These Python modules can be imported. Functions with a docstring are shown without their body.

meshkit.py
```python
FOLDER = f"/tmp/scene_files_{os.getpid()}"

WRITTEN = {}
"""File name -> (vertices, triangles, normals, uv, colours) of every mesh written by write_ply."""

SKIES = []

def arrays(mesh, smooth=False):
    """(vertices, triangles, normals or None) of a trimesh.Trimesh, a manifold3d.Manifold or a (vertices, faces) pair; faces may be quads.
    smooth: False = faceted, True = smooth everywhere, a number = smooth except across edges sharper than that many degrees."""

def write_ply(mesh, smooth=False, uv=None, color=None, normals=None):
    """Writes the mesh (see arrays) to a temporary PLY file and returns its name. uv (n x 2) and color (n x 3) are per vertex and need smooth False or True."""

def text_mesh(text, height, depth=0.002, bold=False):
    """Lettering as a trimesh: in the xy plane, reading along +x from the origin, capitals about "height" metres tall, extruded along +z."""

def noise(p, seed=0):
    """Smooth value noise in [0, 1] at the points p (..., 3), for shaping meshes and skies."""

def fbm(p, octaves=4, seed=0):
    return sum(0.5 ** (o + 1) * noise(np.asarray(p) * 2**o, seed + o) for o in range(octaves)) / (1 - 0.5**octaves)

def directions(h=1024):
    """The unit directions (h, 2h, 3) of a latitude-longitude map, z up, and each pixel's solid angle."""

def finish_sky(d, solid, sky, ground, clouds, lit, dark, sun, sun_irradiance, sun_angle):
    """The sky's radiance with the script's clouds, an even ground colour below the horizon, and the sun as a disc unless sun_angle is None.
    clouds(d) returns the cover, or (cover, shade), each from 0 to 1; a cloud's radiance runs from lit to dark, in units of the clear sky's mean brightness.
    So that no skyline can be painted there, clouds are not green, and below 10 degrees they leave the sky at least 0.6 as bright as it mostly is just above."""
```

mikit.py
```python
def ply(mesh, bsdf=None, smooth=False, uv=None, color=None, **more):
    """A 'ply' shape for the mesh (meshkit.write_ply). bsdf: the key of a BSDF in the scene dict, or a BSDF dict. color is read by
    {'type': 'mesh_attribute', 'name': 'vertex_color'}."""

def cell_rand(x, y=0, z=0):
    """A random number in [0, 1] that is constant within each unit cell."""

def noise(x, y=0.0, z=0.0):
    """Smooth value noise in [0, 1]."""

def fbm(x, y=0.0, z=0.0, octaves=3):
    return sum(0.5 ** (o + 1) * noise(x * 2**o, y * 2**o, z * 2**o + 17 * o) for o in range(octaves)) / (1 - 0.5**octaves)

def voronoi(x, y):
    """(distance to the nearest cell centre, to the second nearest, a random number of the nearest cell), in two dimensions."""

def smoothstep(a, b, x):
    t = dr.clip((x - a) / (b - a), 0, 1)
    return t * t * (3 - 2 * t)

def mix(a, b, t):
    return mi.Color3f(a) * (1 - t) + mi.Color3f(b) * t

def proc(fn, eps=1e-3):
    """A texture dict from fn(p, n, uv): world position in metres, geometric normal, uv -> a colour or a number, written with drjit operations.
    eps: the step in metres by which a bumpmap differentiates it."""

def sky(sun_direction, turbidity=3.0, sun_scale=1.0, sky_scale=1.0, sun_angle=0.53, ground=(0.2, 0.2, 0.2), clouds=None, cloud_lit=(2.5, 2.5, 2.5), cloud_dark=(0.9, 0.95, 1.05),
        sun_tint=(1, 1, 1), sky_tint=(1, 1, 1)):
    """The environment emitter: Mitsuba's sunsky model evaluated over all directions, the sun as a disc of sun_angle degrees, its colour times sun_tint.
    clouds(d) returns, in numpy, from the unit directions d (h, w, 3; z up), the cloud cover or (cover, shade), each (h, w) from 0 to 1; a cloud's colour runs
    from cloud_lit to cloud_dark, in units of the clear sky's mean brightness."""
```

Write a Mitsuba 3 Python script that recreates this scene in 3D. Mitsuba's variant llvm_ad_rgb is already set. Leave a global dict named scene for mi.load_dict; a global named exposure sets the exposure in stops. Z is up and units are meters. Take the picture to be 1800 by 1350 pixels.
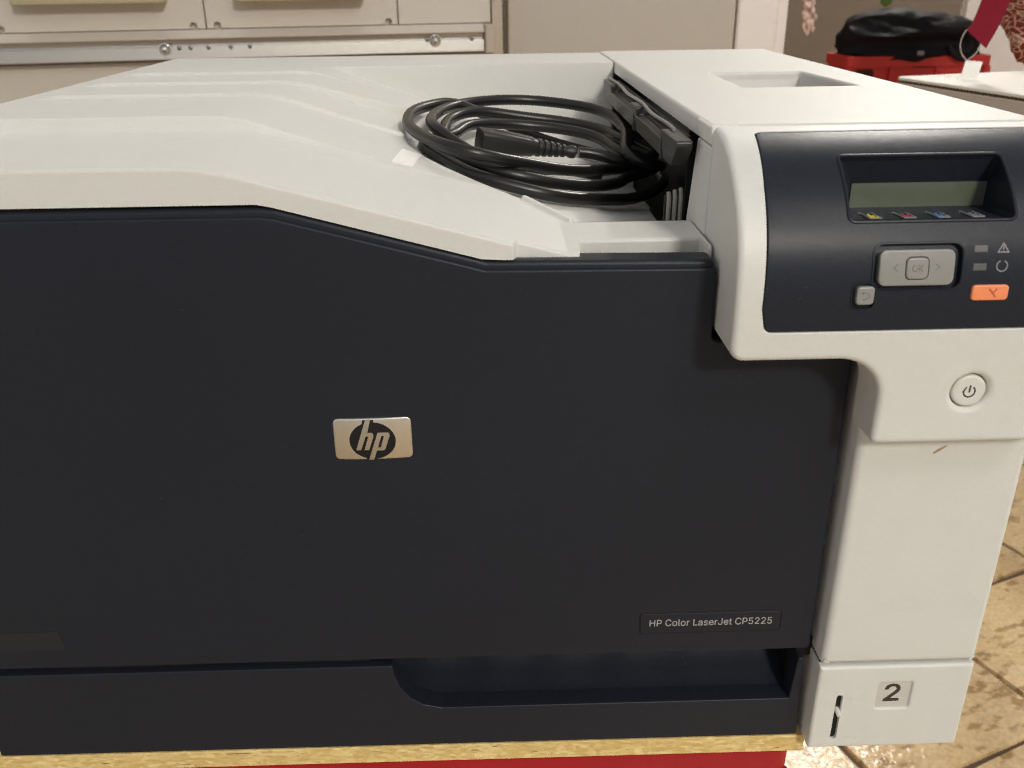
import math
import numpy as np
import trimesh
import mitsuba as mi
import mikit
import meshkit
import drjit as dr
from mikit import noise, fbm, voronoi, smoothstep, mix
from scipy.interpolate import CubicSpline
from scipy.spatial import Delaunay
from scipy.ndimage import gaussian_filter1d
import shapely
from shapely.geometry import Polygon, Point, LineString, box as sbox
from shapely.geometry.polygon import orient
from shapely.ops import unary_union

T = mi.ScalarTransform4f
rng = np.random.default_rng(7)
scene, labels = {}, {}
exposure = 0.0

# ------------------------------------------------------------------ camera, lamps
CAM = np.array([0.287882, -0.376188, 0.400694])
FWD = np.array([0.0174297, 0.9113135, -0.4113397])
UPV = np.array([0.021239, 0.410896, 0.911435])


def cam_axes(yaw, pitch, roll):
    f = np.array([-math.sin(yaw) * math.cos(pitch), math.cos(yaw) * math.cos(pitch), -math.sin(pitch)])
    r = np.array([math.cos(yaw), math.sin(yaw), 0.0])
    d = np.cross(f, r)
    c, s = math.cos(roll), math.sin(roll)
    return f, s * r - c * d          # forward, up


FWD, UPV = cam_axes(-0.01912365, 0.42391138, 0.01323732)
scene['camera'] = {'type': 'thinlens', 'fov': 59.345, 'fov_axis': 'x', 'near_clip': 0.02, 'far_clip': 60.0,
                   'aperture_radius': 0.0010, 'focus_distance': 0.50,
                   'to_world': T().look_at(origin=CAM.tolist(), target=(CAM + FWD).tolist(), up=UPV.tolist())}

LAMP_COLOR = np.array([1.0, 0.948, 0.862])
LAMP_ROWS = [(-2.8, 118.0, 48.0), (-1.15, 16.0, 30.0), (2.75, 112.0, 0.0)]      # (centre y, radiance, tilt in degrees towards +y) of the lamps; the two tilted ones are added to brighten front faces
LAMP_X, LAMP_Z, LAMP_L, LAMP_W = 1.76, 1.95, 1.25, 0.13
scene['room_light'] = {'type': 'constant', 'radiance': {'type': 'rgb', 'value': [0.40, 0.403, 0.405]}}


# ------------------------------------------------------------------ helpers
def put(key, mesh, bsdf, smooth=False, **more):
    if key in scene:
        n = 1
        while f'{key}_{n:03d}' in scene:
            n += 1
        key = f'{key}_{n:03d}'
    scene[key] = mikit.ply(mesh, bsdf, smooth=smooth, **more)
    return key


def tag(key, label=None, cat=None, group=None, kind=None):
    d = labels.setdefault(key, {})
    for k, v in (('label', label), ('category', cat), ('group', group), ('kind', kind)):
        if v:
            d[k] = v


def cat(*ms):
    return trimesh.util.concatenate([m for m in ms if m is not None])


def bx(x0, x1, y0, y1, z0, z1):
    m = trimesh.creation.box((x1 - x0, y1 - y0, z1 - z0))
    m.apply_translation(((x0 + x1) / 2, (y0 + y1) / 2, (z0 + z1) / 2))
    return m


def cham_box(x0, x1, y0, y1, z0, z1, r):
    import manifold3d as m3
    pts = []
    for sx, sy, sz in np.ndindex(2, 2, 2):
        c = np.array([x1 if sx else x0, y1 if sy else y0, z1 if sz else z0], float)
        s = np.array([-1 if sx else 1, -1 if sy else 1, -1 if sz else 1], float) * r
        for k in range(3):
            q = c + s
            q[k] = c[k]
            pts.append(q)
    return trimesh.convex.convex_hull(np.array(pts))


def resample(ring, e):
    ring = np.asarray(ring)[:-1]
    out = []
    for a, b in zip(ring, np.roll(ring, -1, 0)):
        n = max(1, int(math.ceil(np.linalg.norm(b - a) / e)))
        out.append(a + (b - a) * (np.arange(n) / n)[:, None])
    out = np.vstack(out)
    keep = np.linalg.norm(out - np.roll(out, 1, 0), axis=1) > 1e-7
    return out[keep]


def inward(pts):
    a = pts - np.roll(pts, 1, 0)
    b = np.roll(pts, -1, 0) - pts
    na, nb = (np.stack([-t[:, 1], t[:, 0]], 1) / np.linalg.norm(t, axis=1, keepdims=True) for t in (a, b))
    n = na + nb
    n /= np.linalg.norm(n, axis=1, keepdims=True)
    return n / np.clip((n * na).sum(1), 0.5, 1)[:, None]


def fill(rings, grid):
    poly = Polygon(rings[0], [r for r in rings[1:]]).buffer(0)
    pts = np.vstack(rings)
    if grid:
        x0, y0, x1, y1 = poly.bounds
        gx, gy = np.meshgrid(np.arange(x0 + grid / 2, x1, grid), np.arange(y0 + grid / 2, y1, grid))
        g = np.stack([gx.ravel(), gy.ravel()], 1)
        inner = poly.buffer(-grid * 0.45)
        if not inner.is_empty:
            pts = np.vstack([pts, g[shapely.contains_xy(inner, g[:, 0], g[:, 1])]])
    tri = Delaunay(pts).simplices
    c = pts[tri].mean(1)
    area = np.cross(pts[tri[:, 1]] - pts[tri[:, 0]], pts[tri[:, 2]] - pts[tri[:, 0]])
    ok = shapely.contains_xy(poly, c[:, 0], c[:, 1]) & (np.abs(area) > 1e-13)
    tri, area = tri[ok], area[ok]
    tri[area < 0] = tri[area < 0][:, ::-1]
    return pts, tri


def plate(poly, thick, r, fmap, e=0.004, grid=0.0, hole_r=None, steps=4, back=True):
    """A plate with rounded front edges: poly in (u, v); d = 0 on the front face, growing into the plate; fmap(u, v, d) -> xyz."""
    poly = orient(poly)
    rings = [resample(poly.exterior.coords, e)] + [resample(h.coords, e) for h in poly.interiors]
    rs = [r] + list(hole_r if hole_r is not None else [r] * len(poly.interiors))
    normals = [inward(q) for q in rings]
    front, tri = fill([q + n * rr for q, n, rr in zip(rings, normals, rs)], grid)
    V = [np.c_[front, np.zeros(len(front))]]
    F = [tri]
    at, start = len(front), 0
    outer_ids = []
    for q, n, rr in zip(rings, normals, rs):
        m = len(q)
        prev = np.arange(start, start + m)
        start += m
        lay = [(rr * (1 - math.sin(t)), rr * (1 - math.cos(t))) for t in np.linspace(0, math.pi / 2, steps + 1)[1:]] if rr > 0 else []
        lay.append((0.0, thick))
        for o, d in lay:
            V.append(np.c_[q + n * o, np.full(m, d)])
            cur = np.arange(at, at + m)
            at += m
            p2, c2 = np.roll(prev, -1), np.roll(cur, -1)
            F += [np.stack([prev, c2, p2], 1), np.stack([prev, cur, c2], 1)]
            prev = cur
        outer_ids.append(prev)
    if back:
        bp, bt = fill(rings, 0)
        F.append(np.concatenate(outer_ids)[bt][:, ::-1])
    V, F = np.vstack(V), np.vstack(F)
    xyz = fmap(V[:, 0], V[:, 1], V[:, 2])
    return trimesh.Trimesh(xyz, F, process=False)


def front(y0):
    return lambda u, v, d: np.stack([u, y0 + d, v], 1)


def top(z0):
    return lambda u, v, d: np.stack([u, v, z0 - d], 1)


def rrect(x0, x1, y0, y1, r, seg=5):
    return sbox(x0 + r, y0 + r, x1 - r, y1 - r).buffer(r, quad_segs=seg) if r > 0 else sbox(x0, y0, x1, y1)


def rounded(poly, convex, concave=0.0, seg=8):
    q = poly.buffer(-convex, quad_segs=seg).buffer(convex, quad_segs=seg) if convex else poly
    return q.buffer(concave, quad_segs=seg).buffer(-concave, quad_segs=seg) if concave else q


def decal(poly, fmap, h=0.0002, e=0.0015, grid=0.0012):
    """Flat lettering or print: a thin prism standing h proud of the surface d = 0."""
    out = []
    for g in getattr(poly, 'geoms', [poly]):
        if g.area < 1e-9:
            continue
        out.append(plate(g, 2 * h, 0.0, lambda u, v, d: fmap(u, v, d - h), e=e, grid=grid))
    return cat(*out)


def text_poly_mesh(text, height, width, u0, v0, fmap, bold=False, h=0.0002):
    m = meshkit.text_mesh(text, height, depth=2 * h, bold=bold)
    v = np.array(m.vertices)
    lo, hi = v.min(0), v.max(0)
    u = u0 + (v[:, 0] - lo[0]) * (width / (hi[0] - lo[0]))
    w = v0 + v[:, 1]
    return trimesh.Trimesh(fmap(u, w, h - v[:, 2]), np.array(m.faces)[:, ::-1], process=False)


def tube(points, r, sides=14, caps=True):
    p = np.asarray(points, float)
    t = np.gradient(p, axis=0)
    t /= np.linalg.norm(t, axis=1, keepdims=True)
    a = np.zeros_like(p)
    ref = np.array([0.0, 0.0, 1.0]) if abs(t[0, 2]) < 0.9 else np.array([1.0, 0, 0])
    a[0] = ref - t[0] * (ref @ t[0])
    for i in range(1, len(p)):
        a[i] = a[i - 1] - t[i] * (a[i - 1] @ t[i])
        a[i] /= np.linalg.norm(a[i])
    a[0] /= np.linalg.norm(a[0])
    b = np.cross(t, a)
    ang = np.arange(sides) * 2 * np.pi / sides
    rr = np.broadcast_to(r, (len(p),))
    v = (p[:, None] + rr[:, None, None] * (np.cos(ang)[None, :, None] * a[:, None] + np.sin(ang)[None, :, None] * b[:, None])).reshape(-1, 3)
    i, j = np.meshgrid(np.arange(len(p) - 1), np.arange(sides), indexing='ij')
    q = np.stack([i * sides + j, i * sides + (j + 1) % sides, (i + 1) * sides + (j + 1) % sides, (i + 1) * sides + j], -1).reshape(-1, 4)
    f = np.vstack([q[:, [0, 1, 2]], q[:, [0, 2, 3]]])
    if caps:
        n = len(v)
        v = np.vstack([v, p[0], p[-1]])
        k = np.arange(sides)
        e0 = (len(p) - 1) * sides
        f = np.vstack([f, np.stack([(k + 1) % sides, k, k * 0 + n], 1), np.stack([e0 + k, e0 + (k + 1) % sides, k * 0 + n + 1], 1)])
    return trimesh.Trimesh(v, f, process=False)


def closed_tube(points, r, sides=8):
    p = np.asarray(points, float)
    return tube(np.vstack([p, p[:2]]), r, sides, caps=False)


# ------------------------------------------------------------------ materials
def rgb(*c):
    return {'type': 'rgb', 'value': list(c)}


def mat(key, color, rough=0.4, spec=0.5, metal=0.0, **more):
    scene[key] = {'type': 'twosided', 'bsdf': {'type': 'principled', 'base_color': color if isinstance(color, dict) else rgb(*color),
                                               'roughness': rough, 'specular': spec, 'metallic': metal, **more}}


def bumpy(key, color, rough, fn, scale, spec=0.5, metal=0.0, eps=1e-3):
    scene[key] = {'type': 'twosided', 'bsdf': {'type': 'bumpmap', 'arbitrary': mikit.proc(fn, eps), 'scale': scale,
                  'bsdf': {'type': 'principled', 'base_color': color if isinstance(color, dict) else rgb(*color), 'roughness': rough, 'specular': spec, 'metallic': metal}}}


def white_fn(p, n, uv):
    d = fbm(p.x * 9, p.y * 9, p.z * 9, 3)
    s = smoothstep(0.62, 0.9, fbm(p.x * 60 + 5, p.y * 60, p.z * 60, 3))
    return mix((0.655, 0.65, 0.608), (0.672, 0.665, 0.624), d) * (1 - 0.03 * s) * (0.97 + 0.05 * noise(p.x * 1300, p.y * 1300, p.z * 1300))


def dark_fn(p, n, uv):
    d = fbm(p.x * 7, p.y * 7, p.z * 7, 3)
    sp = noise(p.x * 1500, p.y * 1500, p.z * 1500)
    return mix((0.0118, 0.0142, 0.0218), (0.0152, 0.0178, 0.0260), d) * (0.80 + 0.40 * sp) * (1 + 2.2 * smoothstep(0.955, 0.985, noise(p.x * 420 + 3, p.y * 420, p.z * 420)))


def dark_rough(p, n, uv):
    return 0.34 + 0.22 * fbm(p.x * 14 + 3, p.y * 14, p.z * 9, 4)


def grain_fn(p, n, uv):
    return noise(p.x * 1700, p.y * 1700, p.z * 1700)


mat('m_white', mikit.proc(white_fn), 0.46, 0.5)
mat('m_white_plain', (0.66, 0.65, 0.605), 0.4, 0.5)
scene['m_dark'] = {'type': 'twosided', 'bsdf': {'type': 'principled', 'base_color': mikit.proc(dark_fn), 'roughness': mikit.proc(dark_rough), 'specular': 0.30}}
mat('m_panel', mikit.proc(dark_fn), 0.40, 0.27)
mat('m_black', (0.006, 0.006, 0.007), 0.5, 0.4)
mat('m_mech', (0.030, 0.029, 0.028), 0.38, 0.5)
mat('m_film', (0.20, 0.19, 0.19), 0.25, 0.6)
mat('m_cable', (0.011, 0.0105, 0.010), 0.34, 0.5)
mat('m_rib_grey', (0.36, 0.35, 0.32), 0.5, 0.4)
mat('m_plug', (0.022, 0.021, 0.020), 0.42, 0.5)
mat('m_button', (0.27, 0.265, 0.245), 0.28, 0.5)
mat('m_button_mark', (0.17, 0.165, 0.15), 0.5, 0.3)
mat('m_orange', (0.88, 0.28, 0.12), 0.32, 0.5)
mat('m_orange_mark', (0.52, 0.11, 0.045), 0.5, 0.3)
mat('m_led', (0.10, 0.098, 0.094), 0.35, 0.5)
mat('m_print', (0.24, 0.24, 0.25), 0.5, 0.3)
mat('m_lcd', (0.098, 0.115, 0.080), 0.16, 0.5)
mat('m_yellow', (0.78, 0.60, 0.06), 0.5, 0.3)
mat('m_magenta', (0.42, 0.055, 0.11), 0.5, 0.3)
mat('m_cyan', (0.07, 0.22, 0.50), 0.5, 0.3)
mat('m_greyprint', (0.22, 0.20, 0.21), 0.5, 0.3)
mat('m_text', (0.40, 0.39, 0.38), 0.5, 0.3)
mat('m_num', (0.055, 0.045, 0.04), 0.5, 0.3)
mat('m_chrome', (0.88, 0.83, 0.73), 0.33, 0.5, 1.0)
mat('m_letter_metal', (0.70, 0.66, 0.58), 0.38, 0.5, 1.0)
mat('m_plate_grey', (0.56, 0.54, 0.49), 0.5, 0.4)
mat('m_smudge', (0.38, 0.29, 0.18), 0.6, 0.2)
mat('m_tape', (0.0175, 0.0195, 0.0260), 0.36, 0.38)


def board_fn(p, n, uv):
    a, b, c = voronoi(p.x * 210 + 3 * noise(p.x * 90, p.z * 90), p.z * 420 + p.y * 300)
    f = fbm(p.x * 260, p.y * 260, p.z * 520, 3)
    base = mix((0.68, 0.48, 0.17), (0.86, 0.68, 0.32), c)
    base = mix(base, (0.64, 0.45, 0.17), smoothstep(0.45, 0.72, f))
    chip = smoothstep(0.90, 0.93, noise(p.x * 85 + 7, p.y * 120, p.z * 420))
    return mix(base, (0.20, 0.115, 0.045), chip * 0.8)


bumpy('m_board', mikit.proc(board_fn), 0.75, lambda p, n, uv: fbm(p.x * 300, p.y * 300, p.z * 500, 3), 0.0012, 0.2, eps=4e-4)


def red_fn(p, n, uv):
    f = fbm(p.x * 14, p.y * 14, p.z * 30, 3)
    return mix((0.34, 0.008, 0.014), (0.42, 0.013, 0.020), f)


mat('m_red', mikit.proc(red_fn), 0.42, 0.4)


def tile_fn(p, n, uv):
    big = fbm(p.x * 9, p.y * 9, 1.0, 3)
    st = fbm(p.x * 42 + p.y * 12, p.y * 85 - p.x * 26, 3.0, 4)
    fine = noise(p.x * 240, p.y * 240, 2.0)
    c = mix((0.66, 0.465, 0.21), (0.85, 0.67, 0.40), big)
    c = mix(c, (0.34, 0.20, 0.07), smoothstep(0.53, 0.72, st) * 0.75)
    c = mix(c, (0.80, 0.66, 0.44), smoothstep(0.60, 0.8, fbm(p.x * 35 + 9, p.y * 35, 8.0, 3)) * 0.5)
    return c * (0.86 + 0.24 * fine)


bumpy('m_tile', mikit.proc(tile_fn), 0.22, lambda p, n, uv: 0.55 * noise(p.x * 150, p.y * 150, 0.0) + 0.35 * noise(p.x * 320, p.y * 320, 5.0) + 1.2 * fbm(p.x * 25, p.y * 40, 2.0, 3), 0.00075, 0.5, eps=8e-4)


def grout_fn(p, n, uv):
    # joints under the built tiles; farther off, where single tiles are not built, the same tiling as colour, darkened and cooled to cut its bounce light
    a = (p.x * math.cos(math.radians(22.5)) + p.y * math.sin(math.radians(22.5)) - 0.887) / 0.302
    b = (-p.x * math.sin(math.radians(22.5)) + p.y * math.cos(math.radians(22.5)) - 0.1006) / 0.2664
    fa, fb = a - dr.floor(a), b - dr.floor(b)
    joint = dr.minimum(dr.minimum(fa, 1 - fa), dr.minimum(fb, 1 - fb)) < 0.017
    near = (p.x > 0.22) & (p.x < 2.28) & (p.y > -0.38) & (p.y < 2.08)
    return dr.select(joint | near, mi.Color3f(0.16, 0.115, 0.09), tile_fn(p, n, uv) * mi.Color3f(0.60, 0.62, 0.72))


mat('m_grout', mikit.proc(grout_fn), 0.7, 0.3)


def beige_fn(p, n, uv):
    f = fbm(p.x * 5, p.y * 5, p.z * 9, 3)
    return mix((0.60, 0.54, 0.46), (0.65, 0.59, 0.505), f)


mat('m_beige', mikit.proc(beige_fn), 0.45, 0.4)
mat('m_beige_dark', (0.50, 0.43, 0.34), 0.55, 0.3)
mat('m_block', (0.46, 0.40, 0.255), 0.5, 0.3)
mat('m_cupboard', (0.52, 0.465, 0.395), 0.5, 0.3)
mat('m_doorwhite', (0.84, 0.775, 0.715), 0.4, 0.4)


def alu_fn(p, n, uv):
    return 0.36 + 0.12 * noise(p.x * 4, p.y * 4, p.z * 900)


scene['m_alu'] = {'type': 'twosided', 'bsdf': {'type': 'principled', 'base_color': rgb(0.58, 0.55, 0.51), 'roughness': mikit.proc(alu_fn), 'metallic': 1.0}}
mat('m_flange', (0.70, 0.63, 0.56), 0.38, 0.5, 0.25)
mat('m_bolt', (0.80, 0.79, 0.76), 0.16, 0.5, 1.0)
mat('m_screw', (0.25, 0.24, 0.23), 0.4, 0.5, 0.8)


def wall_fn(p, n, uv):
    f = fbm(p.x * 3, p.y * 3, p.z * 3, 4)
    return mix((0.115, 0.088, 0.065), (0.165, 0.13, 0.10), f)


mat('m_wall', mikit.proc(wall_fn), 0.7, 0.2)


def bag_fn(p, n, uv):
    return fbm(p.x * 60, p.y * 60, p.z * 60, 3)


bumpy('m_bag', (0.008, 0.006, 0.008), 0.55, bag_fn, 0.004, 0.12, eps=2e-3)
mat('m_crate', (0.44, 0.022, 0.016), 0.45, 0.4)
mat('m_crate_hole', (0.05, 0.012, 0.01), 0.7, 0.2)
mat('m_ribbon', (0.19, 0.006, 0.019), 0.75, 0.2, sheen=0.4)
mat('m_string', (0.42, 0.36, 0.33), 0.6, 0.3)
mat('m_card', (0.86, 0.84, 0.80), 0.55, 0.3)
mat('m_tabletop', (0.80, 0.77, 0.71), 0.4, 0.4)
mat('m_tableside', (0.55, 0.49, 0.43), 0.5, 0.3)
mat('m_tablerim', (0.10, 0.06, 0.025), 0.6, 0.2)


def pattern_fn(p, n, uv):
    a, b, c = voronoi(p.x * 105 + 2.0 * noise(p.z * 60, p.y * 60), p.z * 105 + 2.0 * noise(p.x * 60, p.y * 60))
    return mix((0.20, 0.035, 0.028), (0.60, 0.42, 0.34), smoothstep(0.16, 0.05, b - a) + 0.5 * smoothstep(0.7, 0.9, c))


mat('m_pattern', mikit.proc(pattern_fn), 0.8, 0.2)


def scarf_fn(p, n, uv):
    return mix((0.28, 0.15, 0.12), (0.86, 0.68, 0.60), smoothstep(0.25, 0.75, fbm(p.x * 160, p.y * 160, p.z * 110, 3)))


mat('m_scarf', mikit.proc(scarf_fn), 0.9, 0.1)
mat('m_leaf', (0.10, 0.17, 0.035), 0.6, 0.3)
mat('m_lampbody', (0.75, 0.75, 0.73), 0.5, 0.3)

# ------------------------------------------------------------------ floor
FZ = -0.55
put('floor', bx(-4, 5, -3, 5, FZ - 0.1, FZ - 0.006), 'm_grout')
tag('floor', 'dark grout bed of the beige stone tile floor', kind='structure')
ca, sa = math.cos(math.radians(22.5)), math.sin(math.radians(22.5))
tile_count = 0
for i in range(-1, 8):
    for j in range(-3, 9):
        u0, v0 = 0.887 + 0.302 * (i - 3), 0.1006 + 0.2664 * (j - 2)
        jt = 0.0046
        q = rng.uniform(-0.0025, 0.0025, (4, 2))
        c4 = np.array([(u0 + jt, v0 + jt), (u0 + 0.302 - jt, v0 + jt), (u0 + 0.302 - jt, v0 + 0.2664 - jt), (u0 + jt, v0 + 0.2664 - jt)]) + q
        cx, cy = c4.mean(0)
        X, Y = cx * ca - cy * sa, cx * sa + cy * ca
        if not (0.2 < X < 2.3 and -0.4 < Y < 2.1):
            continue
        # wavy hand-cut edges
        ring = resample(np.vstack([c4, c4[:1]]), 0.03)
        ring = ring + 0.0016 * (np.stack([meshkit.noise(np.c_[ring * 18, np.full(len(ring), k + i * 9 + j)]) for k in (0, 5)], 1) - 0.5)
        dz = rng.uniform(-0.0012, 0.0012)
        m = plate(Polygon(ring), 0.012, 0.003, lambda u, v, d: np.stack([u * ca - v * sa, u * sa + v * ca, FZ + dz - d], 1), e=0.03, steps=2)
        put('floor__tile', m, 'm_tile', smooth=40)
        tile_count += 1

# ------------------------------------------------------------------ chipboard and crate under the printer
bp_ = sbox(-0.26, 0.010, 0.462, 0.52)
ring = resample(bp_.exterior.coords, 0.004)
put('chipboard_panel', plate(Polygon(ring), 0.0116, 0.0006, top(-0.0004), e=0.02), 'm_board')
bm = None
tag('chipboard_panel', 'yellow chipboard panel with rough sawn edge lying under the printer', 'board')


def crate_parts(key, x0, x1, y0, y1, z0, z1, mname, ribs_front, hole=None):
    t = 0.004
    put(key + '__base', cham_box(x0 + .012, x1 - .012, y0 + .012, y1 - .012, z0, z0 + 0.008, 0.002), mname)
    rim = plate(rrect(x0, x1, y0, y1, 0.012).difference(rrect(x0 + .016, x1 - .016, y0 + .016, y1 - .016, 0.006)), 0.022, 0.0015, top(z1), e=0.02)
    put(key + '__rim', rim, mname, smooth=35)
    w = 0.008
    for nm, b in (('wall', (x0 + w, x1 - w, y0 + w, y0 + w + t)), ('wall', (x0 + w, x1 - w, y1 - w - t, y1 - w)),
                  ('wall', (x0 + w, x0 + w + t, y0 + w + t, y1 - w - t)), ('wall', (x1 - w - t, x1 - w, y0 + w + t, y1 - w - t))):
        put(key + '__' + nm, bx(*b, z0 + 0.008, z1 - 0.0225), mname)
    for a, b in ribs_front:
        put(key + '__rib', cham_box(a, b, y0 + 0.0005, y0 + w - 0.0005, z0, z1 - 0.0225, 0.001), mname)
    if hole:
        put(key + '__handle_hole', plate(rrect(*hole, 0.006), 0.004, 0.001, front(y0 + w - 0.003), e=0.01), 'm_crate_hole')


crate_parts('red_crate', -0.145, 0.4585, 0.0135, 0.41, -0.28, -0.0122, 'm_red', [(-0.145, -0.1), (0.138, 0.18), (0.42, 0.4585)])
tag('red_crate', 'dark red plastic crate directly under the chipboard panel', 'crate')
crate_parts('red_crate_001', -0.145, 0.4585, 0.0135, 0.41, FZ, -0.2805, 'm_red', [(-0.145, -0.1), (0.138, 0.18), (0.42, 0.4585)])
tag('red_crate_001', 'lower dark red plastic crate standing on the floor under the printer', 'crate')

# ------------------------------------------------------------------ printer: body
tag('printer', 'white and charcoal office laser printer with control panel, standing on the chipboard', 'printer')
put('printer__chassis', bx(0.005, 0.4555, 0.030, 0.500, 0.003, 0.262), 'm_black')
put('printer__side_panel', cham_box(0.5185, 0.5440, 0.030, 0.505, 0.0605, 0.329, 0.002), 'm_white')
put('printer__side_panel', cham_box(0.0, 0.0045, 0.014, 0.505, 0.003, 0.325, 0.0015), 'm_white')
put('printer__side_panel', bx(0.4565, 0.518, 0.0305, 0.50, 0.0605, 0.325), 'm_black')
put('printer__rear_panel', cham_box(0.005, 0.518, 0.5005, 0.507, 0.003, 0.326, 0.0015), 'm_white')


# output tray: height field behind a curved front lip
def sst(a, b, x):
    t = np.clip((x - a) / (b - a), 0, 1)
    return t * t * (3 - 2 * t)


def bend(x, x0, slope, w):
    """0 left of x0, -slope*(x-x0) right of it, with a soft bend of half-width w."""
    t = x - x0
    return -slope * np.where(t < -w, 0, np.where(t > w, t, (t + w) ** 2 / (4 * w)))


def lip_y(x):
    y = 0.0100 + (0.0165 - 0.0100) * sst(0.2965, 0.2985, x)
    y = y + (0.0385 - 0.0165) * sst(0.3265, 0.3290, x) - 0.014 * 0
    return y - (0.0385 - 0.0225) * sst(0.3855, 0.3868, x)


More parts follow.
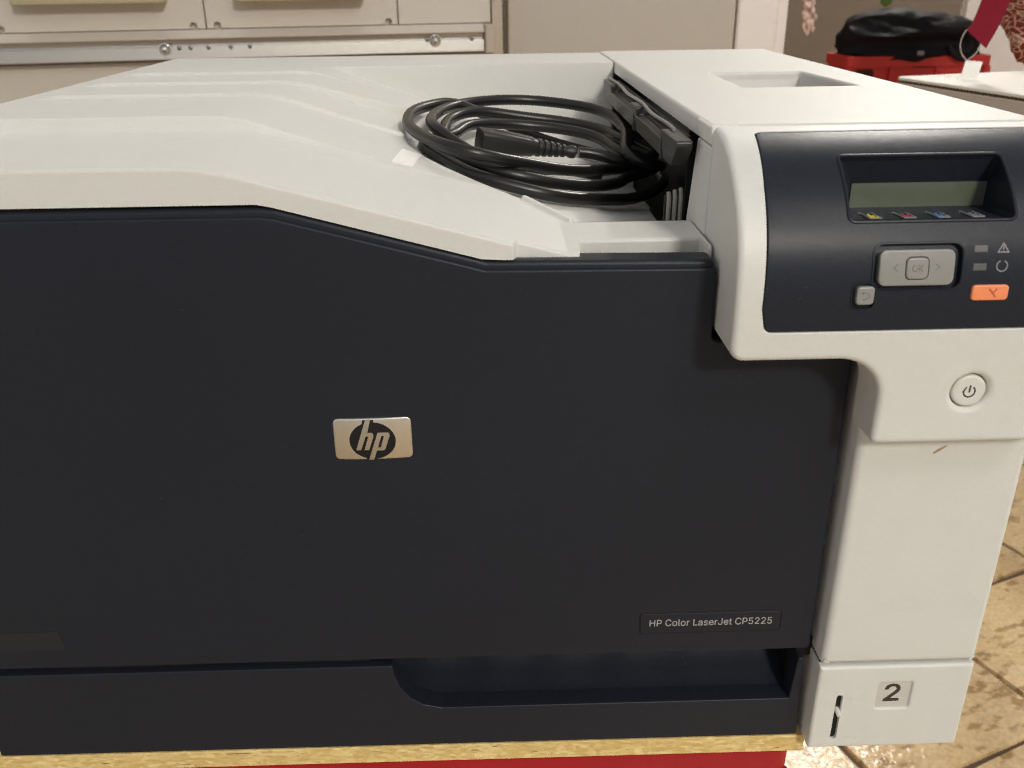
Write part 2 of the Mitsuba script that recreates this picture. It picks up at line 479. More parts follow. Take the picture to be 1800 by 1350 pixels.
def tray_z(x, y):
    zf = np.maximum(0.3300 + bend(x, 0.164, 0.268, 0.016), -1)
    za = np.where(y < 2, zf, 0)
    low = np.where(x < 0.19, -1.0, 0.3305 - 0.268 * (x - 0.162))
    land = np.maximum(zf, 0.2878)
    land = 0.2878 + (np.maximum(zf - 0.2878, 0) ** 1.0)
    up = 0.338

    def zone(x0, slope):
        z = up + bend(x, x0, slope, 0.014)
        k = 0.004
        h = np.clip(0.5 + 0.5 * (z - low) / k, 0, 1)          # soft max with the low surface
        return low * (1 - h) + z * h + k * h * (1 - h)

    zs = [zone(0.154, 0.322), zone(0.156, 0.330), zone(0.158, 0.262), zone(0.158, 0.36)]
    ys = [0.106, 0.190, 0.260, 0.330]
    z = zf.copy()
    fade = sst(0.012, 0.030, x)
    for k, (zz, y0) in enumerate(zip(zs, ys)):
        w = 0.0030 if k == 0 else 0.0016
        s = sst(y0, y0 + w, y)
        z = z * (1 - s) + zz * s
        if k:                                                 # raised bead along each terrace line
            bead = np.exp(-((y - y0 - 0.0014) / 0.0010) ** 2) * 0.0005 + np.where((y > y0) & (y < y0 + 0.066), 0.0019 * (1 - (y - y0) / 0.066), 0) * sst(y0, y0 + .0009, y)
            z = z + bead * fade
    # front landing
    front_mask = 1 - sst(0.0715, 0.0740, y)
    z = np.where(x > 0.318, z * (1 - front_mask) + np.maximum(z, land) * front_mask, z)
    # well: everything right of the rim curve is 4 mm lower
    ry = np.interp(x, [0.225, 0.236, 0.25, 0.262, 0.28, 0.306, 0.329, 0.39], [0.40, 0.175, 0.148, 0.135, 0.120, 0.1025, 0.0745, 0.0735])
    inside = sst(0.0, 0.0060, y - ry) * sst(0.226, 0.252, x)
    z = z - 0.0052 * inside * (1 - sst(0.33, 0.39, y) * 0)
    # small raised bar on the rim
    dx, dy = 0.329 - 0.306, 0.0745 - 0.1025
    L = math.hypot(dx, dy)
    along = ((x - 0.306) * dx + (y - 0.1025) * dy) / L
    off = (-(x - 0.306) * dy + (y - 0.1025) * dx) / L
    bar = (1 - sst(0.0012, 0.0026, np.abs(off + 0.001))) * sst(-0.002, 0.0, along) * (1 - sst(L - 0.001, L + 0.001, along))
    z = z + 0.0030 * bar
    # back wall and strip
    s = sst(0.3895, 0.3912, y)
    z = z * (1 - s) + 0.338 * s
    z = z - 0.006 * sst(0.495, 0.509, y) ** 2
    # left edge rounding
    z = z - 0.004 * (1 - np.sqrt(1 - np.clip((0.004 - x) / 0.004, 0, 1) ** 2))
    return z


gx = np.unique(np.round(np.r_[np.linspace(0.0003, 0.004, 8), np.arange(0.004, 0.294, 0.0011), np.arange(0.294, 0.331, 0.0003), np.arange(0.331, 0.384, 0.0011), np.arange(0.384, 0.3882, 0.0003)], 6))
sy = np.unique(np.round(np.r_[0.0, 0.0006, np.arange(0.0012, 0.07, 0.0011), np.arange(0.07, 0.104, 0.0008), np.arange(0.104, 0.1105, 0.0004), np.arange(0.1105, 0.187, 0.001),
                              *[np.r_[np.arange(a - 0.002, a + 0.003, 0.00022), np.arange(a + 0.003, a + 0.066, 0.0012)] for a in (0.19, 0.26, 0.33)], np.arange(0.386, 0.393, 0.0003), np.arange(0.393, 0.51, 0.004), 0.5095], 6))
GX, GS = np.meshgrid(gx, sy, indexing='xy')
R_ = 0.0022
YL = lip_y(GX)
GY = GS + (YL + R_) * (1 - sst(0.0, 0.07, GS)) - 0
GY = np.where(GS < 0.07, (YL + R_) + GS * (1 - (YL + R_) / 0.07), GS)
GZ = tray_z(GX, GY)
# recess for the finger pocket side: rows over the front edge
rows_y, rows_z = [], []
y_edge, z_edge = GY[0], GZ[0]
drop_to = z_edge - R_ - np.where(gx < 0.2978, np.interp(gx, [0.0, 0.186, 0.193, 0.2825, 0.2925, 0.30], [0.3134, 0.3134, 0.3120, 0.2874, 0.2868, 0.2868]), 0.262)
for t in np.linspace(math.pi / 2, 0, 6)[:-1]:
    rows_y.append(y_edge - R_ * math.sin(t))
    rows_z.append(z_edge - R_ * (1 - math.cos(t)))
rows_y = [y_edge - 0 * y_edge, *[]] if False else rows_y
fr_y = [y_edge - R_, y_edge - R_] + [y_edge - R_ * math.cos(t) for t in np.linspace(0, math.pi / 2, 6)[1:-1]]
fr_z = [z_edge - R_ - drop_to, z_edge - R_] + [z_edge - R_ + R_ * math.sin(t) for t in np.linspace(0, math.pi / 2, 6)[1:-1]]
under_y, under_z = [y_edge + 0.008], [z_edge - R_ - drop_to - 0.0003]
AY = np.vstack([*under_y, *fr_y, GY]) if False else np.vstack(under_y + fr_y + [GY])
AZ = np.vstack(under_z + fr_z + [GZ])
AX = np.tile(gx, (len(AY), 1))
ny_, nx_ = AX.shape
ii, jj = np.meshgrid(np.arange(ny_ - 1), np.arange(nx_ - 1), indexing='ij')
q = np.stack([ii * nx_ + jj, ii * nx_ + jj + 1, (ii + 1) * nx_ + jj + 1, (ii + 1) * nx_ + jj], -1).reshape(-1, 4)
put('printer__output_tray', trimesh.Trimesh(np.stack([AX.ravel(), AY.ravel(), AZ.ravel()], 1), np.vstack([q[:, [0, 1, 2]], q[:, [0, 2, 3]]]), process=False), 'm_white', smooth=38)
tag('printer__output_tray', 'pale grey stepped paper output tray sloping down to the right')
# small thin white plate at the lower end of the first step
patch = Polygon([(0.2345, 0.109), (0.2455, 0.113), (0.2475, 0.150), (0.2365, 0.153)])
put('printer__output_tray__white_patch', plate(rounded(patch, 0.001), 0.0004, 0.0, lambda u, v, d: np.stack([u, v, 0.3305 - 0.268 * (u - 0.162) + 0.0016 - d], 1), e=0.004, grid=0.004), 'm_card')

# exit slot: dark inner wall, guide bar, film, ribs
put('printer__exit_slot', cat(bx(0.412, 0.414, 0.0905, 0.3885, 0.262, 0.3288), bx(0.3885, 0.412, 0.0905, 0.0915, 0.262, 0.3288), bx(0.3885, 0.412, 0.3875, 0.3885, 0.262, 0.3288), bx(0.3885, 0.4125, 0.0915, 0.3875, 0.261, 0.264)), 'm_black')
gpoly = Polygon([(0.079, 0.3140), (0.352, 0.3140), (0.352, 0.3290), (0.060, 0.3290), (0.060, 0.3260)])
wins = [sbox(0.210, 0.3238, 0.31, 0.3278), sbox(0.100, 0.3238, 0.188, 0.3278)]
gpoly = rounded(gpoly.difference(unary_union(wins)), 0.0015, 0.0008)
put('printer__exit_guide', plate(gpoly, 0.010, 0.0008, lambda u, v, d: np.stack([0.3775 + 0.8 * d - 0.10 * (v - 0.3125), u, v], 1), e=0.01), 'm_mech', smooth=35)
tag('printer__exit_guide', 'dark grey paper exit guide bar under the raised cover')
put('printer__exit_guide__inner_rail', cat(bx(0.3850, 0.3875, 0.080, 0.35, 0.3145, 0.3280), bx(0.3815, 0.3850, 0.104, 0.310, 0.3225, 0.3245)), 'm_black')
for yy in (0.193, 0.199, 0.100):
    put('printer__exit_guide__rib', bx(0.3762, 0.3850, yy, yy + 0.0018, 0.3138, 0.3278), 'm_mech')
put('printer__exit_guide__film_strip', tube(np.array([(0.3808 + 0.0006 * math.sin(k * 0.9), 0.09 + 0.26 * k / 20, 0.3296 + 0.0003 * math.cos(k * 0.7)) for k in range(21)]), 0.0011, 6), 'm_film', smooth=40)
for k in range(3):
    xr = 0.3800 + 0.0031 * k
    put('printer__exit_slot__rib', tube(np.array([(xr, 0.0890, 0.262), (xr, 0.0890, 0.2955 + 0.001 * k), (xr, 0.0905, 0.2980 + 0.001 * k)]), 0.00115, 8), 'm_rib_grey', smooth=40)
put('printer__exit_slot__corner_wall', bx(0.3778, 0.3884, 0.0895, 0.0912, 0.262, 0.2965), 'm_mech')

# cover over the right side, with grip recess
lid_poly = Polygon([(0.3890, 0.0790), (0.3890, 0.4440), (0.3895, 0.5095), (0.5437, 0.5095), (0.5437, 0.0470), (0.3890, 0.0470)])
grip = Polygon([(0.4435, 0.1955), (0.5145, 0.1975), (0.5085, 0.2915), (0.4435, 0.2925)])
lid = rounded(lid_poly, 0.003).difference(rounded(grip, 0.003))
put('printer__cover', plate(lid, 0.0085, 0.0022, top(0.3383), e=0.006, hole_r=[0.0022]), 'm_white', smooth=35)
tag('printer__cover', 'flat white cover over the right side of the printer with a sunken grip')
g_in = Polygon([(0.4535, 0.2015), (0.5105, 0.2035), (0.5065, 0.2885), (0.4505, 0.2895)])
go, gi = (np.array(rounded(g, 0.003).exterior.coords)[:-1] for g in (grip.buffer(0.0004), g_in))


def ring_to(poly, n):
    c = np.array(poly.centroid.coords[0])
    a = np.linspace(0, 2 * math.pi, n, endpoint=False)
    out = []
    for t in a:
        hit = poly.exterior.intersection(LineString([c, c + 2 * np.array([math.cos(t), math.sin(t)])]))
        out.append(hit.coords[0] if hit.geom_type == 'Point' else hit.geoms[0].coords[0])
    return np.array(out)


A_, B_ = ring_to(rounded(grip.buffer(0.0005), 0.003), 120), ring_to(rounded(g_in, 0.004), 120)
V = np.vstack([np.c_[A_, np.full(120, 0.3360)], np.c_[B_, np.full(120, 0.3155)], [[*np.array(g_in.centroid.coords[0]), 0.3155]]])
k = np.arange(120)
F = np.vstack([np.stack([k, (k + 1) % 120, (k + 1) % 120 + 120], 1), np.stack([k, (k + 1) % 120 + 120, k + 120], 1), np.stack([k + 120, (k + 1) % 120 + 120, k * 0 + 240], 1)])
put('printer__cover__grip', trimesh.Trimesh(V, F, process=False), 'm_white', smooth=30)
# front left corner post below the cover
post = rounded(Polygon([(0.0430, 0.2845), (0.0400, 0.3290), (0.0700, 0.3290), (0.0850, 0.2845)]), 0.001)
put('printer__console_post', plate(post, 0.014, 0.0008, lambda u, v, d: np.stack([0.3886 + d, u, v], 1), e=0.008), 'm_white', smooth=35)
crn = rounded(Polygon([(0.0400, 0.3296), (0.0430, 0.3378), (0.0750, 0.3378), (0.0690, 0.3296)]), 0.0012)
put('printer__cover__corner', plate(crn, 0.012, 0.0012, lambda u, v, d: np.stack([0.3884 + d, u, v], 1), e=0.008), 'm_white', smooth=35)

# ------------------------------------------------------------------ printer: front door
dp = Polygon([(0.0015, 0.0640), (0.4562, 0.0640), (0.4556, 0.2462), (0.3880, 0.2462), (0.3880, 0.2815), (0.2845, 0.2825), (0.1925, 0.3075), (0.186, 0.3082), (0.0015, 0.3082)])
dp = rounded(dp, 0.0022, 0.003)
# the door is a plate whose upper edge carries a second, set-back ledge
put('printer__front_door', plate(dp, 0.018, 0.0013, front(0.0090), e=0.005, steps=4), 'm_dark', smooth=35)
tag('printer__front_door', 'large charcoal front door')
led = Polygon([(0.0020, 0.3050), (0.186, 0.3050), (0.1925, 0.3040), (0.2840, 0.2795), (0.3870, 0.2785), (0.3868, 0.2850), (0.2850, 0.2862), (0.1935, 0.3112), (0.186, 0.3118), (0.0020, 0.3118)])
put('printer__front_door__top_ledge', plate(rounded(led, 0.0026), 0.0125, 0.0024, front(0.0104), e=0.005), 'm_dark', smooth=35)
# emblem: metal badge with black oval and lettering
ep = rounded(Polygon([(0.2091, 0.1884), (0.2468, 0.1888), (0.2468, 0.2110), (0.2093, 0.2106)]), 0.0024)
dome = lambda u, v, d: np.stack([u, 0.0074 + 0.0010 * ((u - 0.2279) / 0.0189) ** 2 + 0.0006 * ((v - 0.1997) / 0.0112) ** 2 + d * 0.9, v], 1)
put('printer__emblem', plate(ep, 0.0019, 0.0008, dome, e=0.0015, grid=0.0012), 'm_chrome', smooth=35)
tag('printer__emblem', 'small metal badge with a black oval and two slanted letters')
th = np.linspace(0, 2 * math.pi, 60, endpoint=False)
oval = Polygon(np.c_[0.2279 + 0.0111 * np.cos(th), 0.1990 + 0.0099 * np.sin(th)])
hgt = Polygon([(0.2251, 0.2102), (0.2275, 0.2102), (0.2257, 0.2036), (0.2278, 0.2036), (0.2284, 0.2031), (0.2285, 0.2018), (0.2282, 0.2006), (0.2260, 0.1943), (0.2237, 0.1943), (0.2261, 0.2017), (0.2248, 0.2017), (0.2221, 0.1943), (0.2197, 0.1943)])
pgt = Polygon([(0.2306, 0.2036), (0.2355, 0.2036), (0.2362, 0.2030), (0.2362, 0.2016), (0.2338, 0.1947), (0.2331, 0.1940), (0.2297, 0.1940), (0.2279, 0.1888), (0.2255, 0.1888)], [[(0.2323, 0.2018), (0.2336, 0.2018), (0.2316, 0.1956), (0.2303, 0.1956)]])
bars = unary_union([Polygon([(0.2237, 0.2101), (0.2290, 0.2101), (0.2280, 0.2040), (0.2225, 0.2040)]), Polygon([(0.2241, 0.1888), (0.2294, 0.1888), (0.2305, 0.1945), (0.2262, 0.1945)])])
put('printer__emblem__oval', decal(unary_union([oval, bars]).intersection(sbox(0.21, 0.1888, 0.246, 0.2102)), dome, 0.00012, e=0.0007), 'm_black')
put('printer__emblem__lettering', decal(hgt, dome, 0.00045, e=0.0007), 'm_letter_metal')
put('printer__emblem__lettering', decal(pgt, dome, 0.00045, e=0.0007), 'm_letter_metal')
# name plate
npz = rrect(0.3625, 0.4380, 0.0778, 0.0904, 0.0014)
put('printer__name_plate', plate(npz, 0.0012, 0.0003, lambda u, v, d: np.stack([u, 0.00865 + d, v + 0.0 * u], 1), e=0.004), 'm_dark', smooth=35)
put('printer__name_plate__edge_groove', closed_tube(np.array([(x, 0.00895, z) for x, z in resample(rrect(0.3622, 0.4383, 0.0775, 0.0907, 0.0016).exterior.coords, 0.003)]), 0.00035, 6), 'm_black', smooth=40)
put('printer__name_plate__lettering', text_poly_mesh('HP Color LaserJet CP5225', 0.0043, 0.0660, 0.3674, 0.0823, front(0.00865), h=0.00012), 'm_text')
tag('printer__name_plate', 'charcoal name plate with the model name in thin grey letters')
put('printer__chassis__filler', cat(bx(0.4520, 0.4603, 0.0160, 0.0300, 0.0535, 0.0655), bx(0.4612, 0.5436, 0.0045, 0.026, 0.0586, 0.0602)), 'm_black')
# tape
put('clear_tape', plate(Polygon([(-0.0 + 0.0015, 0.0765), (0.0548, 0.0765), (0.0536, 0.0888), (0.0015, 0.0878)]), 0.0003, 0.0, front(0.0088), e=0.01), 'm_tape')
tag('clear_tape', 'strip of faint clear tape stuck low on the charcoal front door', 'tape')

# ------------------------------------------------------------------ printer: paper tray front
tp = Polygon([(0.0018, 0.0007), (0.4567, 0.0007), (0.4545, 0.0567), (0.4515, 0.0567), (0.4493, 0.0280), (0.2535, 0.0280), (0.2435, 0.0305), (0.2370, 0.0350), (0.2314, 0.0428), (0.2282, 0.0530), (0.2279, 0.0586), (0.0018, 0.0586)])
tp = rounded(tp, 0.0012, 0.0, 4)
put('printer__paper_tray', plate(tp, 0.012, 0.0008, front(0.0098), e=0.004), 'm_dark', smooth=35)
tag('printer__paper_tray', 'charcoal paper tray front with a scooped hand grip')
# scoop: curved inner surface behind the opening
sc = []
for t in np.linspace(0, 1, 14):
    sc.append((0.0106 + 0.045 * t, 0.0265 + 0.028 * t ** 2.2))
Vs, Fs = [], []
xs = np.linspace(0.222, 0.4515, 60)
for a in sc:
    for x in xs:
        wob = 0.0010 * math.sin(x * 160) * (a[0] - 0.0106) / 0.04
        Vs.append((x, a[0], a[1] + wob))
n = len(xs)
for i in range(len(sc) - 1):
    for j in range(n - 1):
        Fs += [(i * n + j, i * n + j + 1, (i + 1) * n + j + 1), (i * n + j, (i + 1) * n + j + 1, (i + 1) * n + j)]
put('printer__paper_tray__grip_scoop', trimesh.Trimesh(np.array(Vs), np.array(Fs), process=False), 'm_dark', smooth=True)
scene['printer__chassis'] = mikit.ply(cat(bx(0.005, 0.4555, 0.030, 0.500, 0.0595, 0.262), bx(0.005, 0.4555, 0.060, 0.500, 0.003, 0.0594), bx(0.005, 0.221, 0.0222, 0.0598, 0.003, 0.0590), bx(0.4500, 0.4558, 0.0222, 0.0598, 0.003, 0.0612)), 'm_black')
put('printer__paper_tray__gap_seal', tube(np.array([(x, 0.017, 0.0605 + 0.0004 * math.sin(x * 55)) for x in np.linspace(0.006, 0.215, 60)]), 0.0026, 8), 'm_mech', smooth=40)

# ------------------------------------------------------------------ printer: right column and tray end
colp = rounded(sbox(0.4605, 0.0603, 0.5447, 0.2480), 0.001)
put('printer__column', plate(colp, 0.030, 0.0040, lambda u, v, d: np.stack([u, 0.0 + d, v], 1), e=0.008), 'm_white', smooth=35)
tag('printer__column', 'plain off-white front column below the control panel')
put('printer__column__smudge', decal(rounded(Polygon([(0.4970, 0.1897), (0.4984, 0.1893), (0.5012, 0.1911), (0.5040, 0.1936), (0.5034, 0.1939), (0.5000, 0.1921)]), 0.0003), front(0.0), 0.00006, e=0.001), 'm_smudge')
tag('printer__column__smudge', 'small brown smudge under the console edge')
endp = rounded(sbox(0.4600, 0.0002, 0.5447, 0.0585), 0.001).difference(rrect(0.4718, 0.4752, 0.0068, 0.0388, 0.0017)).difference(rrect(0.4940, 0.5128, 0.0284, 0.0470, 0.0016))
put('printer__tray_end', plate(endp, 0.028, 0.0020, front(-0.0004), e=0.004, hole_r=[0.0003 if (h.bounds[2] - h.bounds[0]) < 0.01 else 0.0013 for h in [Polygon(q_) for q_ in orient(endp).interiors]]), 'm_white', smooth=35)
tag('printer__tray_end', 'off-white end block of the paper tray with a slot and the numeral 2')
put('printer__tray_end__slot_back', bx(0.4705, 0.4765, 0.0016, 0.0030, 0.0055, 0.040), 'm_black')
put('printer__tray_end__slot_pin', tube(np.array([(0.4735, 0.0055, 0.0285), (0.4736, 0.001, 0.0275), (0.4738, -0.0028, 0.0264), (0.4738, -0.0031, 0.0263)]), np.array([0.0013, 0.0014, 0.0013, 0.0007]), 12), 'm_white_plain', smooth=40)
put('printer__tray_end__number_plate', plate(rrect(0.4936, 0.5132, 0.0280, 0.0474, 0.0016), 0.002, 0.0, front(0.0012), e=0.004), 'm_plate_grey')
put('printer__tray_end__numeral', text_poly_mesh('2', 0.0116, 0.0088, 0.4985, 0.0328, front(0.0012), bold=True, h=0.00012), 'm_num')
for (a, b, c, d) in ((0.4800, 0.4878, 0.0340, 0.0376), (0.4800, 0.4876, 0.0062, 0.0092)):
    ringm = rrect(a, b, c, d, 0.0004).difference(rrect(a + .0005, b - .0005, c + .0005, d - .0005, 0.0003))
    put('printer__tray_end__size_mark', decal(ringm, front(-0.0004), 0.00022), 'm_white_plain')

# ------------------------------------------------------------------ printer: console
PRF = np.array([(-.0195, .2040), (-.0197, .249), (-.0200, .262), (-.0198, .275), (-.0160, .2975), (-.0030, .3180), (.0150, .3315), (.0310, .3368), (.0460, .3380)])
SL = np.r_[0, np.cumsum(np.hypot(*np.diff(PRF, axis=0).T))]
PY, PZ = CubicSpline(SL, PRF[:, 0]), CubicSpline(SL, PRF[:, 1])


def cmap(u, s, d):
    s = np.clip(s, 0, SL[-1])
    dy, dz = PY(s, 1), PZ(s, 1)
    l = np.hypot(dy, dz)
    return np.stack([u, PY(s) + dz / l * d, PZ(s) - dy / l * d], 1)


def console_map(u, s, d):
    p = cmap(u, s, np.minimum(d, 0.004))
    deep = d > 0.0041
    p[deep, 1] = np.where(s[deep] < 0.0445, 0.0045, np.maximum(PY(np.clip(s[deep], 0, SL[-1])) + 0.003, 0.0425))
    p[deep, 2] = np.minimum(p[deep, 2], 0.332)
    return p


a = np.linspace(math.pi / 2, 0, 14)
arc = np.c_[0.4375 + 0.0200 * np.cos(a), 0.0235 + 0.0200 * np.sin(a)]
SMAX = SL[-1] - 0.0003
con = Polygon(np.vstack([[(0.3893, SMAX), (0.3893, 0.0435)], arc, [(0.4575, 0.0015), (0.5440, 0.0015), (0.5440, SMAX)]]))
con = Polygon(con.exterior.coords)
soft = con.buffer(-0.006, quad_segs=8).buffer(0.006, quad_segs=8)
con = unary_union([soft, con.intersection(sbox(0.45, 0, 0.6, 0.2)), con.intersection(sbox(0.38, 0.06, 0.6, SMAX))]).buffer(0)
con = rounded(con, 0.0031)
pan = rounded(Polygon([(0.4031, 0.0574), (0.4012, 0.068), (0.4014, 0.0787), (0.4018, 0.1023), (0.4023, 0.12), (0.4038, 0.1432), (0.4052, 0.1588), (0.5385, 0.1605), (0.5385, 0.0574)]), 0.0036)
pbx, pby = 0.4982, 0.0268
pw_hole = Point(pbx, pby).buffer(0.0082, quad_segs=16)
con_h = con.difference(pan.buffer(0.0004, quad_segs=6)).difference(pw_hole)
holes = [Polygon(h) for h in orient(con_h).interiors]
put('printer__console', plate(con_h, 0.05, 0.0030, console_map, e=0.0025, grid=0.0040, hole_r=[0.0005 if h.area > 0.002 else 0.0030 for h in holes], steps=5, back=False), 'm_white', smooth=32)
tag('printer__console', 'off-white curved console housing the control panel')
put('printer__power_button', plate(Point(pbx, pby).buffer(0.0076, quad_segs=16), 0.004, 0.0012, lambda u, s, d: cmap(u, s, d + 0.0010), e=0.002, grid=0.003), 'm_white', smooth=35)
tag('printer__power_button', 'round off-white power button')
sym = Point(pbx, pby - 0.0002).buffer(0.0029, quad_segs=12).difference(Point(pbx, pby - 0.0002).buffer(0.0022, quad_segs=12)).difference(sbox(pbx - 0.0014, pby + 0.0008, pbx + 0.0014, pby + 0.006))
sym = unary_union([sym, sbox(pbx - 0.0004, pby - 0.0006, pbx + 0.0004, pby + 0.0030)])
put('printer__power_button__symbol', decal(sym, lambda u, s, d: cmap(u, s, d + 0.0010), 0.00012), 'm_num')

# control panel plate with openings
K = 'printer__control_panel'
rim = rrect(0.4360, 0.5065, 0.1040, 0.1372, 0.0028)
moat = rrect(0.4463, 0.4838, 0.0752, 0.0946, 0.0042)
bmoat = rrect(0.4385, 0.4493 - 0.0012, 0.0672, 0.0783, 0.0022)
pan_h = pan.difference(rim).difference(moat).difference(bmoat)
pmap = lambda u, s, d: cmap(u, s, d + 0.0004)
put(K, plate(pan_h, 0.003, 0.0007, pmap, e=0.002, grid=0.0035, steps=3), 'm_panel', smooth=32)
tag(K, 'charcoal control panel with display, buttons and indicator marks')
put(K + '__button_well', cat(plate(moat.buffer(0.0006), 0.001, 0.0, lambda u, s, d: cmap(u, s, d + 0.0028), e=0.003, grid=0.003), plate(bmoat.buffer(0.0006), 0.001, 0.0, lambda u, s, d: cmap(u, s, d + 0.0028), e=0.003, grid=0.003)), 'm_panel')
put(K + '__well_lip', cat(closed_tube(cmap(*resample(moat.buffer(0.0002).exterior.coords, 0.0015).T, np.full(len(resample(moat.buffer(0.0002).exterior.coords, 0.0015)), 0.0004)), 0.0005, 6),
                          closed_tube(cmap(*resample(bmoat.buffer(0.0002).exterior.coords, 0.0015).T, np.full(len(resample(bmoat.buffer(0.0002).exterior.coords, 0.0015)), 0.0004)), 0.0004, 6)), 'm_panel', smooth=40)


def button(name, poly, m, out=0.0006, r=0.0008):
    return put(K + '__' + name, plate(poly, 0.0032 + out, r, lambda u, s, d: cmap(u, s, d - out), e=0.0015, grid=0.003), m, smooth=35)


def mark(name, poly, m, out):
    return put(K + '__' + name, decal(poly, lambda u, s, d: cmap(u, s, d - out), 0.0001), m)


okr = rrect(0.4598, 0.4691, 0.0798, 0.0888, 0.0021)
pad = rrect(0.4486, 0.4804, 0.0770, 0.0921, 0.0030).difference(okr.buffer(0.0003))
put(K + '__arrow_pad', plate(pad, 0.0034, 0.0008, lambda u, s, d: cmap(u, s, d - 0.0006), e=0.0015, grid=0.003, hole_r=[0.0003]), 'm_button', smooth=35)
button('ok_button', okr, 'm_button', 0.0011, 0.0008)
put(K + '__button_lettering', text_poly_mesh('OK', 0.0029, 0.0046, 0.46215, 0.0829, lambda u, s, d: cmap(u, s, d - 0.0011), h=0.0001), 'm_button_mark')
mark('arrow_mark', Polygon([(0.4541, 0.0847), (0.4563, 0.0866), (0.4563, 0.0860), (0.4549, 0.0847), (0.4563, 0.0834), (0.4563, 0.0828)]), 'm_button_mark', 0.0006)
mark('arrow_mark', Polygon([(0.4742, 0.0847), (0.4722, 0.0862), (0.4722, 0.0857), (0.4734, 0.0847), (0.4722, 0.0837), (0.4722, 0.0832)]), 'm_button_mark', 0.0006)
button('back_button', rrect(0.4402, 0.4478, 0.0691, 0.0770, 0.0016), 'm_button', 0.0006)
bk = Point(0.4442, 0.0729).buffer(0.0015, quad_segs=8).difference(Point(0.4442, 0.0729).buffer(0.0011, quad_segs=8)).difference(sbox(0.4420, 0.0716, 0.4442, 0.0746))
bk = unary_union([bk, sbox(0.4425, 0.07400, 0.4442, 0.0744), sbox(0.4428, 0.0714, 0.4442, 0.0718), Polygon([(0.4419, 0.0742), (0.4430, 0.0750), (0.4430, 0.0734)])])
mark('back_mark', bk, 'm_button_mark', 0.0006)
button('cancel_button', rrect(0.4888, 0.5045, 0.0702, 0.0768, 0.0017), 'm_orange', 0.0010)
xm = unary_union([LineString([(0.4960, 0.0751), (0.4989, 0.0718)]).buffer(0.00035), LineString([(0.4990, 0.0751), (0.4975, 0.0734)]).buffer(0.0003)])
mark('cancel_mark', xm, 'm_orange_mark', 0.0010)
for s0 in (0.0904, 0.0828):
    button('indicator_light', rrect(0.4882, 0.4940, s0, s0 + 0.0030, 0.0003), 'm_led', 0.0000, 0.0003)
tri = Polygon([(0.5007, 0.0946), (0.5034, 0.0901), (0.4980, 0.0901)])
mark('warning_mark', unary_union([rounded(tri, 0.0002).difference(tri.buffer(-0.00055)), sbox(0.50045, 0.0917, 0.50095, 0.0930), sbox(0.50045, 0.0909, 0.50095, 0.0914)]), 'm_print', -0.0004)
rg = Point(0.5006, 0.0846)
mark('ready_mark', rg.buffer(0.0025, quad_segs=10).difference(rg.buffer(0.0020, quad_segs=10)).difference(Polygon([(0.5006, 0.0846), (0.4992, 0.088), (0.5020, 0.088)])), 'm_print', -0.0004)

# display recess
rc = np.array(rim.buffer(0.0005, quad_segs=6).exterior.coords)[:-1]
rim_ring = resample(np.vstack([rc, rc[:1]]), 0.0012)
lx0, lx1, lz0, lz1, ly = 0.4458, 0.5065, 0.3060, 0.3167, 0.0170
O3 = cmap(rim_ring[:, 0], rim_ring[:, 1], np.full(len(rim_ring), 0.0012))
fu = np.clip((rim_ring[:, 0] - 0.4360) / 0.0705, 0, 1)
fs = np.clip((rim_ring[:, 1] - 0.1040) / 0.0332, 0, 1)
sq = lambda t: np.clip((t - 0.04) / 0.92, 0, 1)
I3 = np.stack([lx0 + (lx1 - lx0) * sq(fu), np.full(len(fu), ly), lz0 + (lz1 - lz0) * sq(fs)], 1)
n = len(rim_ring)
k = np.arange(n)
put(K + '__display_recess', trimesh.Trimesh(np.vstack([O3, I3]), np.vstack([np.stack([k, (k + 1) % n, (k + 1) % n + n], 1), np.stack([k, (k + 1) % n + n, k + n], 1)]), process=False), 'm_panel', smooth=25)
put(K + '__display_bezel', closed_tube(cmap(*resample(rim.exterior.coords, 0.0012).T, np.full(len(resample(rim.exterior.coords, 0.0012)), 0.0004)), 0.00075, 8), 'm_panel', smooth=40)
put(K + '__screen', plate(rrect(lx0 + .0002, lx1 - .0045, lz0, lz1, 0.0006), 0.001, 0.0, front(ly - 0.0006), e=0.004), 'm_lcd')
tag(K + '__screen', 'blank grey-green display screen')
put(K + '__screen_edge', plate(rrect(lx1 - .0045, lx1 - .0002, lz0, lz1, 0.0006), 0.001, 0.0, front(ly - 0.0004), e=0.004), 'm_led')
# toner marks printed on the shelf below the screen
sh0, sh1 = cmap(np.array([0.47]), np.array([0.1045]), np.array([0.0012]))[0], np.array([0.47, ly, lz0])
shd = (sh1 - sh0)[1:]


def shelf(u, v, d):      # v metres back from the rim
    l = np.linalg.norm(shd)
    return np.stack([u, sh0[1] + shd[0] / l * v, sh0[2] + shd[1] / l * v - d], 1)


for x0, m in ((0.4465, 'm_yellow'), (0.4612, 'm_magenta'), (0.4758, 'm_cyan'), (0.4905, 'm_greyprint')):
    y_ = 0.0055
    cup = LineString([(x0 - 0.0006, y_ + 0.0096), (x0 + 0.0002, y_ + 0.0096), (x0 + 0.0008, y_), (x0 + 0.0057, y_), (x0 + 0.0050, y_ + 0.0096)]).buffer(0.00026, cap_style=2)
    put(K + '__toner_mark', decal(cup, shelf, 0.00025), 'm_print')
    dots = unary_union([Point(x0 + dx, y_ + 0.0016 + dy).buffer(0.00062) for dx, dy in ((0.0018, 0), (0.0032, 0), (0.0046, 0), (0.0024, 0.0026), (0.0037, 0.0024), (0.0026, 0.0052))])
    put(K + '__toner_dots', decal(dots, shelf, 0.00025), m)

